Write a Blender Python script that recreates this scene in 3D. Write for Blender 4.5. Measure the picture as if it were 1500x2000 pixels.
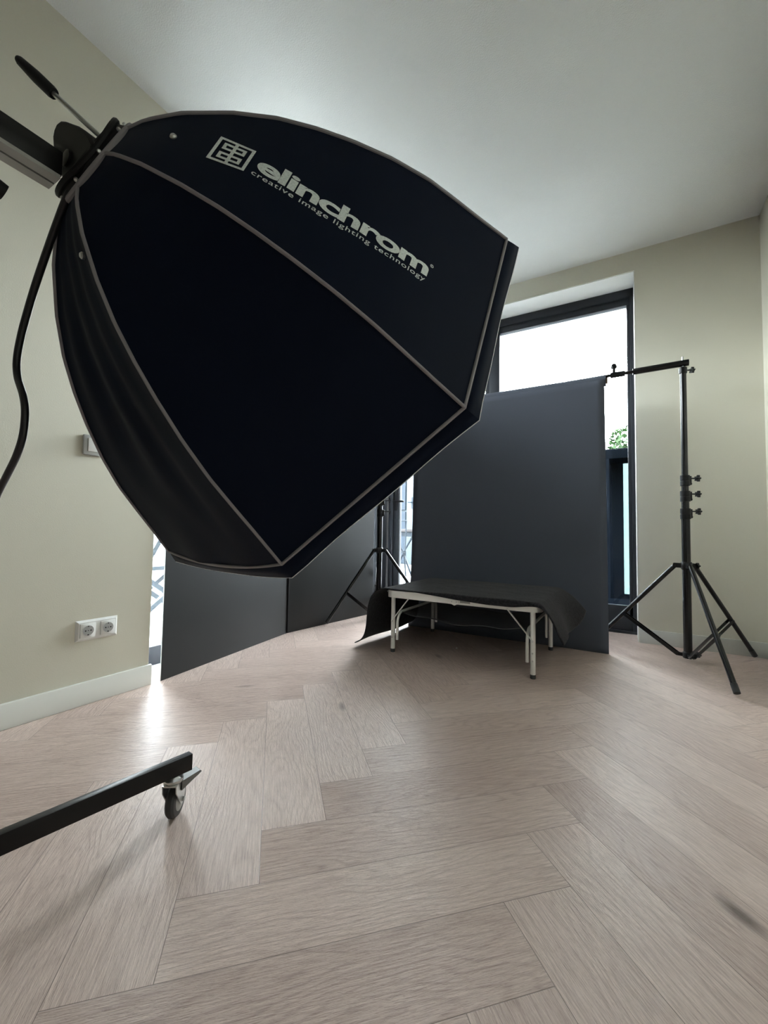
import bpy, bmesh, math, random
import numpy as np
from mathutils import Vector, Matrix
random.seed(7)
for o in list(bpy.data.objects): bpy.data.objects.remove(o)
SC = bpy.context.scene
COL = SC.collection
V = Vector
PI = math.pi

# ------------------------------------------------------------------ camera
cd = bpy.data.cameras.new('camera'); cam = bpy.data.objects.new('camera', cd); COL.objects.link(cam)
cd.sensor_fit = 'HORIZONTAL'; cd.sensor_width = 36.0; cd.lens = 808.667 / 1500 * 36.0
cd.clip_start = 0.02
CR = V((0.86370729, 0.5037299, 0.01630666)); CU = V((0.0096398, -0.04886031, 0.9987591)); CF = V((-0.50390157, 0.86247832, 0.04705686))
cam.matrix_world = Matrix(((CR.x, CU.x, -CF.x, 1.85437869), (CR.y, CU.y, -CF.y, -3.23906459), (CR.z, CU.z, -CF.z, 0.7), (0, 0, 0, 1)))
SC.camera = cam

# ------------------------------------------------------------------ world, daylight, exposure
SC.view_settings.view_transform = 'Standard'
SC.view_settings.look = 'None'
SC.view_settings.gamma = 1.0
SC.view_settings.use_curve_mapping = False
SC.view_settings.exposure = 0.95
world = bpy.data.worlds.new('sky'); SC.world = world; world.use_nodes = True
bg = world.node_tree.nodes['Background']
# hazy overcast sky: dim at the tree line, brightest some 10 to 30 degrees up, duller overhead
SKY = 32.0
wn = world.node_tree; wtc = wn.nodes.new('ShaderNodeTexCoord'); wsep = wn.nodes.new('ShaderNodeSeparateXYZ'); wmr = wn.nodes.new('ShaderNodeFloatCurve'); wmu = wn.nodes.new('ShaderNodeMath')
cv = wmr.mapping.curves[0]
cv.points[0].location = (0.0, 0.18); cv.points[1].location = (1.0, 0.36)
for p_ in ((0.10, 0.42), (0.22, 0.95), (0.42, 1.0), (0.65, 0.55)): cv.points.new(*p_)
wmr.mapping.update(); wmu.operation = 'MULTIPLY'; wmu.inputs[1].default_value = SKY
wn.links.new(wtc.outputs['Generated'], wsep.inputs[0]); wn.links.new(wsep.outputs[2], wmr.inputs['Value']); wn.links.new(wmr.outputs[0], wmu.inputs[0])
wn.links.new(wmu.outputs[0], bg.inputs['Strength']); bg.inputs['Color'].default_value = (0.97, 0.985, 1.0, 1)

def portal(name, loc, rot, sx, sy):
    ld = bpy.data.lights.new(name, 'AREA'); ld.shape = 'RECTANGLE'; ld.size = sx; ld.size_y = sy
    ld.cycles.is_portal = True
    o = bpy.data.objects.new(name, ld); COL.objects.link(o); o.location = loc; o.rotation_euler = rot
portal('sky_portal', (0.95, 0.34, 1.3), (-PI / 2, 0, 0), 2.3, 2.6)
portal('sky_portal', (-0.36, -1.0, 1.3), (0, -PI / 2, 0), 2.6, 2.5)

# ------------------------------------------------------------------ materials
def mat(name, col, rough=0.5, metal=0.0, spec=0.5, sheen=0.0):
    m = bpy.data.materials.new(name); m.use_nodes = True
    b = m.node_tree.nodes['Principled BSDF']
    b.inputs['Base Color'].default_value = (*col, 1); b.inputs['Roughness'].default_value = rough
    b.inputs['Metallic'].default_value = metal; b.inputs['Specular IOR Level'].default_value = spec
    if sheen: b.inputs['Sheen Weight'].default_value = sheen
    return m
def nd(m, t, **kw):
    n = m.node_tree.nodes.new(t)
    for k, v in kw.items(): setattr(n, k, v)
    return n
def bsdf(m): return m.node_tree.nodes['Principled BSDF']
def lk(m, a, b): m.node_tree.links.new(a, b)
def noise_bump(m, scale, strength, dist=0.002, detail=3, stretch=None):
    tc = nd(m, 'ShaderNodeTexCoord'); n = nd(m, 'ShaderNodeTexNoise'); bp = nd(m, 'ShaderNodeBump')
    n.inputs['Scale'].default_value = scale; n.inputs['Detail'].default_value = detail
    bp.inputs['Strength'].default_value = strength; bp.inputs['Distance'].default_value = dist
    src = tc.outputs['Object']
    if stretch:
        mp = nd(m, 'ShaderNodeMapping'); mp.inputs['Scale'].default_value = stretch; lk(m, src, mp.inputs[0]); src = mp.outputs[0]
    lk(m, src, n.inputs['Vector']); lk(m, n.outputs[0], bp.inputs['Height']); lk(m, bp.outputs[0], bsdf(m).inputs['Normal'])
    return n
def noise_tint(m, n, c0, c1, lo=0.35, hi=0.65):
    r = nd(m, 'ShaderNodeValToRGB'); r.color_ramp.elements[0].position = lo; r.color_ramp.elements[1].position = hi
    r.color_ramp.elements[0].color = (*c0, 1); r.color_ramp.elements[1].color = (*c1, 1)
    lk(m, n.outputs[0], r.inputs[0]); lk(m, r.outputs[0], bsdf(m).inputs['Base Color'])

M = {}
M['wall'] = mat('wall_paint', (0.66, 0.635, 0.535), 0.62, spec=0.35); noise_bump(M['wall'], 260, 0.22, 0.0012, 2)
M['ceiling'] = mat('ceiling_spray_plaster', (0.68, 0.685, 0.66), 0.8, spec=0.2); noise_bump(M['ceiling'], 190, 0.45, 0.003, 3)
M['reveal'] = mat('white_reveal_paint', (0.78, 0.78, 0.74), 0.6)
M['base'] = mat('baseboard_paint', (0.56, 0.56, 0.515), 0.35)
M['sill'] = mat('pale_stone_sill', (0.75, 0.76, 0.76), 0.35); noise_tint(M['sill'], noise_bump(M['sill'], 60, 0.1), (0.68, 0.70, 0.71), (0.80, 0.81, 0.81))
M['frame'] = mat('anthracite_window_frame', (0.020, 0.0225, 0.028), 0.42, spec=0.3)
M['blackmetal'] = mat('black_powder_coat', (0.0045, 0.0045, 0.0055), 0.36, spec=0.3)
M['blackpaint'] = mat('black_satin_tube', (0.006, 0.006, 0.007), 0.22, spec=0.4)
M['alu'] = mat('brushed_aluminium', (0.90, 0.90, 0.87), 0.38, metal=0.45); noise_bump(M['alu'], 300, 0.08, 0.0005, 2, (1, 1, 0.06))
M['alusoft'] = mat('satin_aluminium_profile', (0.40, 0.40, 0.38), 0.5, metal=0.3)
M['chrome'] = mat('zinc_plated_steel', (0.60, 0.61, 0.60), 0.30, metal=1.0)
M['pedal'] = mat('dull_zinc_steel', (0.20, 0.205, 0.205), 0.45, metal=0.4)
M['rubber'] = mat('dark_grey_rubber', (0.035, 0.036, 0.038), 0.55)
M['blackrubber'] = mat('black_rubber', (0.007, 0.007, 0.008), 0.6, spec=0.25)
M['hub'] = mat('grey_wheel_core', (0.36, 0.36, 0.35), 0.45)
M['tape'] = mat('grey_piping_tape', (0.27, 0.255, 0.27), 0.6)
M['print'] = mat('pale_grey_print', (0.62, 0.69, 0.67), 0.7)
np_ = noise_bump(M['print'], 420, 0.25, 0.0004, 2); noise_tint(M['print'], np_, (0.66, 0.74, 0.72), (0.86, 0.93, 0.91), 0.3, 0.6)
M['fabric'] = mat('black_softbox_fabric', (0.0044, 0.0080, 0.0205), 0.6, spec=0.09, sheen=0.0); noise_bump(M['fabric'], 900, 0.12, 0.0004, 1)
M['inner'] = mat('silver_softbox_lining', (0.7, 0.7, 0.7), 0.35, metal=0.7)
M['diffuser'] = mat('white_diffusion_fabric', (0.8, 0.8, 0.8), 0.8)
M['panelblack'] = mat('black_foam_board', (0.0095, 0.0108, 0.0115), 0.44, spec=0.45); noise_bump(M['panelblack'], 500, 0.05, 0.0004, 2)
M['panelwhite'] = mat('white_foam_board_core', (0.82, 0.83, 0.84), 0.6)
M['paper'] = mat('charcoal_seamless_paper', (0.072, 0.081, 0.104), 0.7, spec=0.2); noise_bump(M['paper'], 6, 0.06, 0.02, 2)
M['cloth'] = mat('black_fleece', (0.02, 0.019, 0.022), 0.95, spec=0.06, sheen=0.12)
n_ = noise_bump(M['cloth'], 95, 0.8, 0.004, 5); noise_tint(M['cloth'], n_, (0.007, 0.0066, 0.008), (0.030, 0.028, 0.034), 0.34, 0.68)
M['plastic'] = mat('white_plastic', (0.80, 0.80, 0.78), 0.28)
M['silverplastic'] = mat('silver_plastic', (0.52, 0.53, 0.54), 0.32, metal=0.25)
M['holes'] = mat('dark_socket_hole', (0.01, 0.01, 0.01), 0.6)
M['boardtop'] = mat('grey_table_board', (0.25, 0.25, 0.25), 0.6)
M['concrete'] = mat('pale_terrace_tiles', (0.66, 0.69, 0.72), 0.7)
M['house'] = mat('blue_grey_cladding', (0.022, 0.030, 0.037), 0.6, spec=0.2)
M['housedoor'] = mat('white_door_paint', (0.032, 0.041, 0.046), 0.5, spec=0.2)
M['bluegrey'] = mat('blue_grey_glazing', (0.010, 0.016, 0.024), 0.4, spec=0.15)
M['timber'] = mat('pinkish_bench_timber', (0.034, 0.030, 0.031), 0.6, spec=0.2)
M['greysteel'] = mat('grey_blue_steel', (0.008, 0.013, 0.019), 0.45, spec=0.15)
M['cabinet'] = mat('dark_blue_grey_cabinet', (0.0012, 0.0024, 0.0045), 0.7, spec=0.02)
M['slit_light'] = mat('pale_slit_light', (0.11, 0.17, 0.172), 0.4, spec=0.2)  # pale colour stands in for outside light in the cabinet slit
M['leaf'] = mat('green_leaf', (0.014, 0.034, 0.009), 0.6, spec=0.15); 
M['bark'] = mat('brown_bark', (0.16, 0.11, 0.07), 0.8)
M['ruler'] = mat('black_cable_jacket', (0.012, 0.012, 0.016), 0.35)
# net
M['net'] = mat('black_mesh_net', (0.09, 0.09, 0.095), 0.6)
def make_net():
    m = M['net']; nt = m.node_tree; b = bsdf(m); out = nt.nodes['Material Output']
    tr = nd(m, 'ShaderNodeBsdfTransparent'); mx = nd(m, 'ShaderNodeMixShader'); tc = nd(m, 'ShaderNodeTexCoord')
    ck = nd(m, 'ShaderNodeTexChecker'); ck.inputs['Scale'].default_value = 420
    mp = nd(m, 'ShaderNodeMath', operation='MULTIPLY_ADD'); mp.inputs[1].default_value = 0.5; mp.inputs[2].default_value = 0.25
    lk(m, tc.outputs['Object'], ck.inputs['Vector']); lk(m, ck.outputs['Fac'], mp.inputs[0]); lk(m, mp.outputs[0], mx.inputs[0])
    lk(m, tr.outputs[0], mx.inputs[1]); lk(m, b.outputs[0], mx.inputs[2]); lk(m, mx.outputs[0], out.inputs['Surface'])
make_net()
def make_glass():
    m = bpy.data.materials.new('window_glass'); m.use_nodes = True; nt = m.node_tree
    nt.nodes.remove(bsdf(m)); out = nt.nodes['Material Output']
    tr = nd(m, 'ShaderNodeBsdfTransparent'); tr.inputs[0].default_value = (0.93, 0.97, 0.98, 1)
    gl = nd(m, 'ShaderNodeBsdfGlossy'); gl.inputs['Roughness'].default_value = 0.02
    fr = nd(m, 'ShaderNodeFresnel'); fr.inputs[0].default_value = 1.35
    mx = nd(m, 'ShaderNodeMixShader'); lk(m, fr.outputs[0], mx.inputs[0]); lk(m, tr.outputs[0], mx.inputs[1]); lk(m, gl.outputs[0], mx.inputs[2])
    lk(m, mx.outputs[0], out.inputs['Surface']); return m
M['glass'] = make_glass()
def tile_lines():
    m = M['concrete']; tc = nd(m, 'ShaderNodeTexCoord'); br = nd(m, 'ShaderNodeTexBrick')
    br.offset = 0.0; br.inputs['Scale'].default_value = 1.6; br.inputs['Mortar Size'].default_value = 0.008
    br.inputs['Color1'].default_value = (0.33, 0.34, 0.35, 1); br.inputs['Color2'].default_value = (0.36, 0.37, 0.38, 1); br.inputs['Mortar'].default_value = (0.15, 0.16, 0.17, 1)
    br.inputs['Brick Width'].default_value = 1.0; br.inputs['Row Height'].default_value = 1.0
    lk(m, tc.outputs['Object'], br.inputs['Vector']); lk(m, br.outputs['Color'], bsdf(m).inputs['Base Color'])
tile_lines()

def make_wood():
    m = mat('herringbone_oak', (0.4, 0.31, 0.26), 0.36); b = bsdf(m)
    uv = nd(m, 'ShaderNodeUVMap'); uv.uv_map = 'grain'
    at = nd(m, 'ShaderNodeAttribute'); at.attribute_name = 'plank'
    def mapping(sc):
        mp = nd(m, 'ShaderNodeMapping'); mp.inputs['Scale'].default_value = sc; lk(m, uv.outputs[0], mp.inputs[0]); return mp.outputs[0]
    def math_(op, a, bb):
        n = nd(m, 'ShaderNodeMath', operation=op)
        for i, x in enumerate((a, bb)):
            if isinstance(x, (int, float)): n.inputs[i].default_value = x
            elif x is not None: lk(m, x, n.inputs[i])
        return n.outputs[0]
    def noise(v, s, d=3, r=0.5):
        n = nd(m, 'ShaderNodeTexNoise'); n.inputs['Scale'].default_value = s; n.inputs['Detail'].default_value = d; n.inputs['Roughness'].default_value = r
        lk(m, v, n.inputs['Vector']); return n.outputs[0]
    warp = noise(mapping((2.2, 9, 1)), 1.0, 2)
    sep = nd(m, 'ShaderNodeSeparateXYZ'); lk(m, uv.outputs[0], sep.inputs[0])
    # growth rings: bands across the plank, bent into cathedrals by the warp
    ring = math_('ADD', math_('MULTIPLY', sep.outputs[1], 300.0), math_('MULTIPLY', warp, 85.0))
    ring = math_('ADD', math_('MULTIPLY', math_('SINE', ring, None), 0.5), 0.5)
    ring = math_('POWER', ring, 3.0)
    fine = noise(mapping((14, 330, 1)), 1.0, 3, 0.6)
    pores = noise(mapping((55, 640, 1)), 1.0, 2, 0.6)
    broad = noise(mapping((1.6, 5, 1)), 1.0, 3)
    # knots
    vo = nd(m, 'ShaderNodeTexVoronoi'); vo.inputs['Scale'].default_value = 1.0; lk(m, mapping((2.0, 5.5, 1)), vo.inputs['Vector'])
    vo.inputs['Randomness'].default_value = 1.0
    kn = nd(m, 'ShaderNodeMapRange'); kn.inputs['From Min'].default_value = 0.03; kn.inputs['From Max'].default_value = 0.12; kn.inputs['To Min'].default_value = 1.0; kn.inputs['To Max'].default_value = 0.0
    lk(m, vo.outputs['Distance'], kn.inputs['Value'])
    csel = nd(m, 'ShaderNodeSeparateXYZ'); lk(m, vo.outputs['Color'], csel.inputs[0])
    kmask = math_('MULTIPLY', kn.outputs[0], math_('GREATER_THAN', csel.outputs[0], 0.64))
    # colour
    t = math_('ADD', math_('MULTIPLY', ring, -0.13), math_('MULTIPLY', fine, 1.12))
    t = math_('ADD', t, math_('MULTIPLY', math_('SUBTRACT', broad, 0.5), 0.38))
    t = math_('ADD', t, math_('MULTIPLY', math_('SUBTRACT', at.outputs['Fac'], 0.5), 0.20))
    dash = nd(m, 'ShaderNodeMapRange'); dash.inputs['From Min'].default_value = 0.50; dash.inputs['From Max'].default_value = 0.66; lk(m, pores, dash.inputs['Value'])
    t = math_('SUBTRACT', t, math_('MULTIPLY', dash.outputs[0], 0.13))
    r = nd(m, 'ShaderNodeValToRGB'); lk(m, t, r.inputs[0]); e = r.color_ramp.elements
    e[0].position = 0.15; e[0].color = (0.37, 0.268, 0.230, 1); e[1].position = 0.86; e[1].color = (0.71, 0.570, 0.506, 1)
    mix = nd(m, 'ShaderNodeMix', data_type='RGBA'); lk(m, kmask, mix.inputs[0]); lk(m, r.outputs[0], mix.inputs[6]); mix.inputs[7].default_value = (0.15, 0.105, 0.085, 1)
    # joints between planks
    jt = nd(m, 'ShaderNodeAttribute'); jt.attribute_name = 'edge_uv'
    js = nd(m, 'ShaderNodeSeparateXYZ'); lk(m, jt.outputs['Vector'], js.inputs[0])
    lx = math_('MINIMUM', js.outputs[0], math_('SUBTRACT', 0.751, js.outputs[0]))
    ly = math_('MINIMUM', js.outputs[1], math_('SUBTRACT', 0.1502, js.outputs[1]))
    dd = math_('MINIMUM', lx, ly)
    jm = nd(m, 'ShaderNodeMapRange'); jm.inputs['From Min'].default_value = 0.0003; jm.inputs['From Max'].default_value = 0.0010; lk(m, dd, jm.inputs['Value'])
    mix2 = nd(m, 'ShaderNodeMix', data_type='RGBA'); lk(m, jm.outputs[0], mix2.inputs[0]); mix2.inputs[6].default_value = (0.24, 0.185, 0.155, 1); lk(m, mix.outputs[2], mix2.inputs[7])
    lk(m, mix2.outputs[2], b.inputs['Base Color'])
    h = math_('SUBTRACT', math_('MULTIPLY', ring, 0.5), math_('MULTIPLY', dash.outputs[0], 0.9))
    h = math_('ADD', h, math_('MULTIPLY', jm.outputs[0], 1.0))
    bp = nd(m, 'ShaderNodeBump'); bp.inputs['Strength'].default_value = 0.36; bp.inputs['Distance'].default_value = 0.0016
    lk(m, h, bp.inputs['Height']); lk(m, bp.outputs[0], b.inputs['Normal'])
    rr = nd(m, 'ShaderNodeMapRange'); rr.inputs['To Min'].default_value = 0.33; rr.inputs['To Max'].default_value = 0.50; lk(m, pores, rr.inputs['Value']); lk(m, rr.outputs[0], b.inputs['Roughness'])
    b.inputs['Specular IOR Level'].default_value = 0.5
    return m
M['wood'] = make_wood()

# ------------------------------------------------------------------ helpers
def empty(name, loc, label, cat, group=None):
    o = bpy.data.objects.new(name, None); COL.objects.link(o); o.location = loc; o.empty_display_size = 0.1
    tag(o, label, cat, group); return o
def tag(o, label, cat, group=None, kind=None):
    if label: o['label'] = label
    if cat: o['category'] = cat
    if group: o['group'] = group
    if kind: o['kind'] = kind
    return o
class MB:
    def __init__(s): s.bm = bmesh.new()
    def poly(s, pts, flip=False):
        vs = [s.bm.verts.new(V(p)) for p in pts]
        if flip: vs.reverse()
        return s.bm.faces.new(vs)
    def box(s, c, size, R=None, bevel=0.0):
        r = bmesh.ops.create_cube(s.bm, size=1.0); vs = r['verts']
        bmesh.ops.scale(s.bm, vec=V(size), verts=vs)
        if bevel:
            es = list({e for v in vs for e in v.link_edges})
            rb = bmesh.ops.bevel(s.bm, geom=es, offset=bevel, segments=2, affect='EDGES', profile=0.5)
            vs = list({v for f in rb['faces'] for v in f.verts} | {v for v in vs if v.is_valid})
        if R is not None: bmesh.ops.rotate(s.bm, cent=V((0, 0, 0)), matrix=R, verts=vs)
        bmesh.ops.translate(s.bm, vec=V(c), verts=vs); return s
    def box2(s, lo, hi, bevel=0.0):
        lo, hi = V(lo), V(hi); return s.box((lo + hi) / 2, hi - lo, None, bevel)
    def beam(s, a, b, w, h, up=(0, 0, 1), bevel=0.0):
        a, b = V(a), V(b); x = (b - a); L = x.length; x.normalize()
        y = V(up).cross(x); y.normalize(); z = x.cross(y)
        R = Matrix((x, y, z)).transposed()
        return s.box((a + b) / 2, (L, w, h), R, bevel)
    def tube(s, pts, r, n=12, caps=True, closed=False):
        pts = [V(p) for p in pts]; m = len(pts); rs = r if isinstance(r, (list, tuple)) else [r] * m
        T = []
        for i in range(m):
            if closed: t = pts[(i + 1) % m] - pts[i - 1]
            else: t = pts[min(i + 1, m - 1)] - pts[max(i - 1, 0)]
            T.append(t.normalized())
        a = T[0].cross(V((0, 0, 1)))
        if a.length < 1e-3: a = T[0].cross(V((1, 0, 0)))
        a.normalize(); rings = []
        for i in range(m):
            a = (a - T[i] * a.dot(T[i])).normalized(); b = T[i].cross(a)
            rings.append([s.bm.verts.new(pts[i] + (a * math.cos(2 * PI * k / n) + b * math.sin(2 * PI * k / n)) * rs[i]) for k in range(n)])
        for i in range(m - 1 + (1 if closed else 0)):
            A, B = rings[i], rings[(i + 1) % m]
            for k in range(n): s.bm.faces.new((A[k], A[(k + 1) % n], B[(k + 1) % n], B[k]))
        if caps and not closed:
            s.bm.faces.new(list(reversed(rings[0]))); s.bm.faces.new(rings[-1])
        return s
    def cyl(s, a, b, r, n=20, r2=None):
        return s.tube([a, b], [r, r if r2 is None else r2], n)
    def lathe(s, c, axis, prof, n=28):
        # prof: list of (radius, height along axis); open ends where radius>0 get capped
        c, ax = V(c), V(axis).normalized(); a = ax.cross(V((0, 0, 1)))
        if a.length < 1e-3: a = V((1, 0, 0))
        a.normalize(); b = ax.cross(a); rings = []
        for r, h in prof:
            rings.append([s.bm.verts.new(c + ax * h + (a * math.cos(2 * PI * k / n) + b * math.sin(2 * PI * k / n)) * max(r, 1e-5)) for k in range(n)])
        for A, B in zip(rings[:-1], rings[1:]):
            for k in range(n): s.bm.faces.new((A[k], A[(k + 1) % n], B[(k + 1) % n], B[k]))
        s.bm.faces.new(list(reversed(rings[0]))); s.bm.faces.new(rings[-1]); return s
    def prism(s, outline, d):
        d = V(d); A = [s.bm.verts.new(V(p)) for p in outline]; B = [s.bm.verts.new(V(p) + d) for p in outline]; n = len(A)
        s.bm.faces.new(list(reversed(A))); s.bm.faces.new(B)
        for k in range(n): s.bm.faces.new((A[k], A[(k + 1) % n], B[(k + 1) % n], B[k]))
        return s
    def grid(s, P, thick=None):
        # P[i][j] points
        vs = [[s.bm.verts.new(V(p)) for p in row] for row in P]
        for i in range(len(P) - 1):
            for j in range(len(P[0]) - 1):
                s.bm.faces.new((vs[i][j], vs[i + 1][j], vs[i + 1][j + 1], vs[i][j + 1]))
        return s
    def build(s, name, material, parent=None, smooth=True, normals=True):
        if normals: bmesh.ops.recalc_face_normals(s.bm, faces=s.bm.faces[:])
        if parent is not None:
            o0 = parent.matrix_basis.translation.copy(); q = parent.parent
            while q is not None: o0 += q.matrix_basis.translation; q = q.parent
            bmesh.ops.translate(s.bm, vec=-o0, verts=s.bm.verts[:])
        me = bpy.data.meshes.new(name); s.bm.to_mesh(me); s.bm.free()
        ms = material if isinstance(material, list) else [material]
        for m in ms: me.materials.append(m)
        if smooth:
            me.polygons.foreach_set('use_smooth', [True] * len(me.polygons))
            me.set_sharp_from_angle(angle=math.radians(38))
        o = bpy.data.objects.new(name, me); COL.objects.link(o)
        if parent is not None: o.parent = parent
        return o
def solidify(o, t, off=0.0):
    md = o.modifiers.new('thickness', 'SOLIDIFY'); md.thickness = t; md.offset = off; return o
def struct(o, label=None):
    o['kind'] = 'structure'
    if label: o['label'] = label
    return o
def lerp(a, b, t): return a + (b - a) * t
def pinterp(x, xs, ys):
    return float(np.interp(x, xs, ys))
def arc(c, a, b, r, t0, t1, n=8):
    c, a, b = V(c), V(a), V(b)
    return [c + (a * math.cos(lerp(t0, t1, i / n)) + b * math.sin(lerp(t0, t1, i / n))) * r for i in range(n + 1)]

# ------------------------------------------------------------------ the room
W, H, YB = 2.576, 2.663, -10.0
HEAD = 2.52
struct(MB().box2((-0.32, YB - 0.3, H), (W + 0.3, 0.32, H + 0.2)).build('ceiling', M['ceiling']), 'white spray-plastered ceiling')
struct(MB().box2((-0.32, YB, 0), (0, -2.138, H)).build('wall_left', M['wall']), 'beige left wall with sockets')
struct(MB().box2((-0.32, -2.138, HEAD), (0, 0.0, H)).build('wall_left_lintel', M['wall']), 'beige strip of wall above the left glazing')
struct(MB().box2((1.922, 0, 0), (W + 0.3, 0.32, H)).build('wall_back', M['wall']), 'beige back wall right of the glass doors')
struct(MB().box2((-0.32, 0, HEAD), (1.922, 0.32, H)).build('wall_back_lintel', M['wall']), 'beige strip of wall above the glass doors')
struct(MB().box2((W, YB, 0), (W + 0.3, 0, H)).build('wall_right', M['wall']), 'plain right wall at the edge of the photo')
struct(MB().box2((-0.32, YB - 0.3, 0), (W + 0.3, YB, H)).build('wall_front', M['wall']))
# floor: 45 degree herringbone, one mesh
def make_floor():
    w = 0.1502; O = V((1.1155, -2.3035, 0)); u = V((1, 1, 0)).normalized(); v = V((-1, 1, 0)).normalized()
    bm = bmesh.new(); uvl = bm.loops.layers.uv.new('grain'); eu = bm.loops.layers.uv.new('edge_uv'); pl = bm.loops.layers.float_color.new('plank')
    x0, x1, y0, y1 = -0.32, W, YB, 0.32
    for i in range(-75, 46):
        for j in range(-75, 60):
            d = (i - j - 1) % 10
            if d == 0: du, dv, o = 5, 1, 0
            elif d == 9: du, dv, o = 1, 5, 1
            else: continue
            P = [O + u * (w * (i + s)) + v * (w * (j + t)) for s, t in ((0, 0), (du, 0), (du, dv), (0, dv))]
            if max(p.x for p in P) < x0 or min(p.x for p in P) > x1 or max(p.y for p in P) < y0 or min(p.y for p in P) > y1: continue
            rnd = random.random(); ou, ov = random.uniform(0, 40), random.uniform(0, 40)
            f = bm.faces.new([bm.verts.new(p) for p in P])
            LW = [(0, 0), (5 * w, 0), (5 * w, w), (0, w)] if o == 0 else [(0, w), (0, 0), (5 * w, 0), (5 * w, w)]
            for lp, q in zip(f.loops, LW):
                lp[uvl].uv = (q[0] + ou, q[1] + ov); lp[eu].uv = q; lp[pl] = (rnd, rnd, rnd, 1)
    for co, no in (((x0, 0, 0), (-1, 0, 0)), ((x1, 0, 0), (1, 0, 0)), ((0, y0, 0), (0, -1, 0)), ((0, y1, 0), (0, 1, 0))):
        bmesh.ops.bisect_plane(bm, geom=bm.verts[:] + bm.edges[:] + bm.faces[:], plane_co=co, plane_no=no, clear_outer=True)
    me = bpy.data.meshes.new('floor'); bm.to_mesh(me); bm.free(); me.materials.append(M['wood'])
    o = bpy.data.objects.new('floor', me); COL.objects.link(o); return o
struct(make_floor(), 'grey-brown oak herringbone floor')
struct(MB().box2((-0.32, YB, -0.2), (W, 0.32, -0.004)).build('floor_slab', M['concrete']))
# baseboards
BH = 0.089
struct(MB().box2((0, YB, 0), (0.014, -2.128, BH), 0.002).build('baseboard_left', M['base']), 'pale baseboard along the left wall')
struct(MB().box2((1.928, -0.014, 0), (W, 0, BH), 0.002).build('baseboard_back', M['base']), 'pale baseboard along the back wall')
struct(MB().box2((W - 0.014, YB, 0), (W, -0.014, BH), 0.002).build('baseboard_right', M['base']))
# thin white reveal linings and plaster corner beads
struct(MB().box2((-0.30, -2.1375, 0.0), (-0.004, -2.134, HEAD)).build('trim_1', M['reveal']), 'white side reveal of the left glazing')
struct(MB().box2((1.918, 0.004, 0.0), (1.9215, 0.30, HEAD)).build('trim_2', M['reveal']), 'white side reveal right of the glass doors')
struct(MB().box2((-0.30, 0.006, HEAD - 0.004), (1.918, 0.30, HEAD)).build('trim_3', M['reveal']), 'white soffit above the glass doors')
struct(MB().box2((-0.30, -2.13, HEAD - 0.004), (-0.006, 0.0, HEAD)).build('trim_4', M['reveal']))
struct(MB().box2((-0.30, -2.134, 0.0), (-0.165, -0.05, 0.006)).build('trim_5', M['sill']), 'pale sill in front of the left glazing')

# window_1: glazing in the left opening (plane x = -0.25); window_2: glass doors in the back opening (plane y = 0.22)
def window_left():
    r = bpy.data.objects.new('window_1', None); COL.objects.link(r); r.location = (-0.25, -1.05, 0); struct(r, 'anthracite framed glazing behind the black panels on the left')
    f = MB(); X0, X1 = -0.285, -0.215; y0, y1 = -2.134, -0.02
    f.box2((X0, y0, 0.006), (X1, y1, 0.10), 0.003); f.box2((X0, y0, HEAD - 0.08), (X1, y1, HEAD - 0.004), 0.003)
    for a, b in ((y0, y0 + 0.075), (-1.10, -1.02), (y1 - 0.07, y1)): f.box2((X0, a, 0.10), (X1, b, HEAD - 0.08), 0.003)
    f.build('window_frame', M['frame'], r)
    for a, b in ((y0 + 0.075, -1.10), (-1.02, y1 - 0.07)):
        MB().box2((-0.256, a, 0.10), (-0.25, b, HEAD - 0.08)).build('pane', M['glass'], r, False)
window_left()
struct(MB().box2((-0.285, -0.02, 0.0), (-0.12, 0.285, HEAD - 0.004), 0.004).box2((-0.205, -0.012, 0.0), (-0.112, 0.18, HEAD - 0.004), 0.004).build('trim_6', M['frame']), 'dark metal corner post where the two glazings meet')
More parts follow.
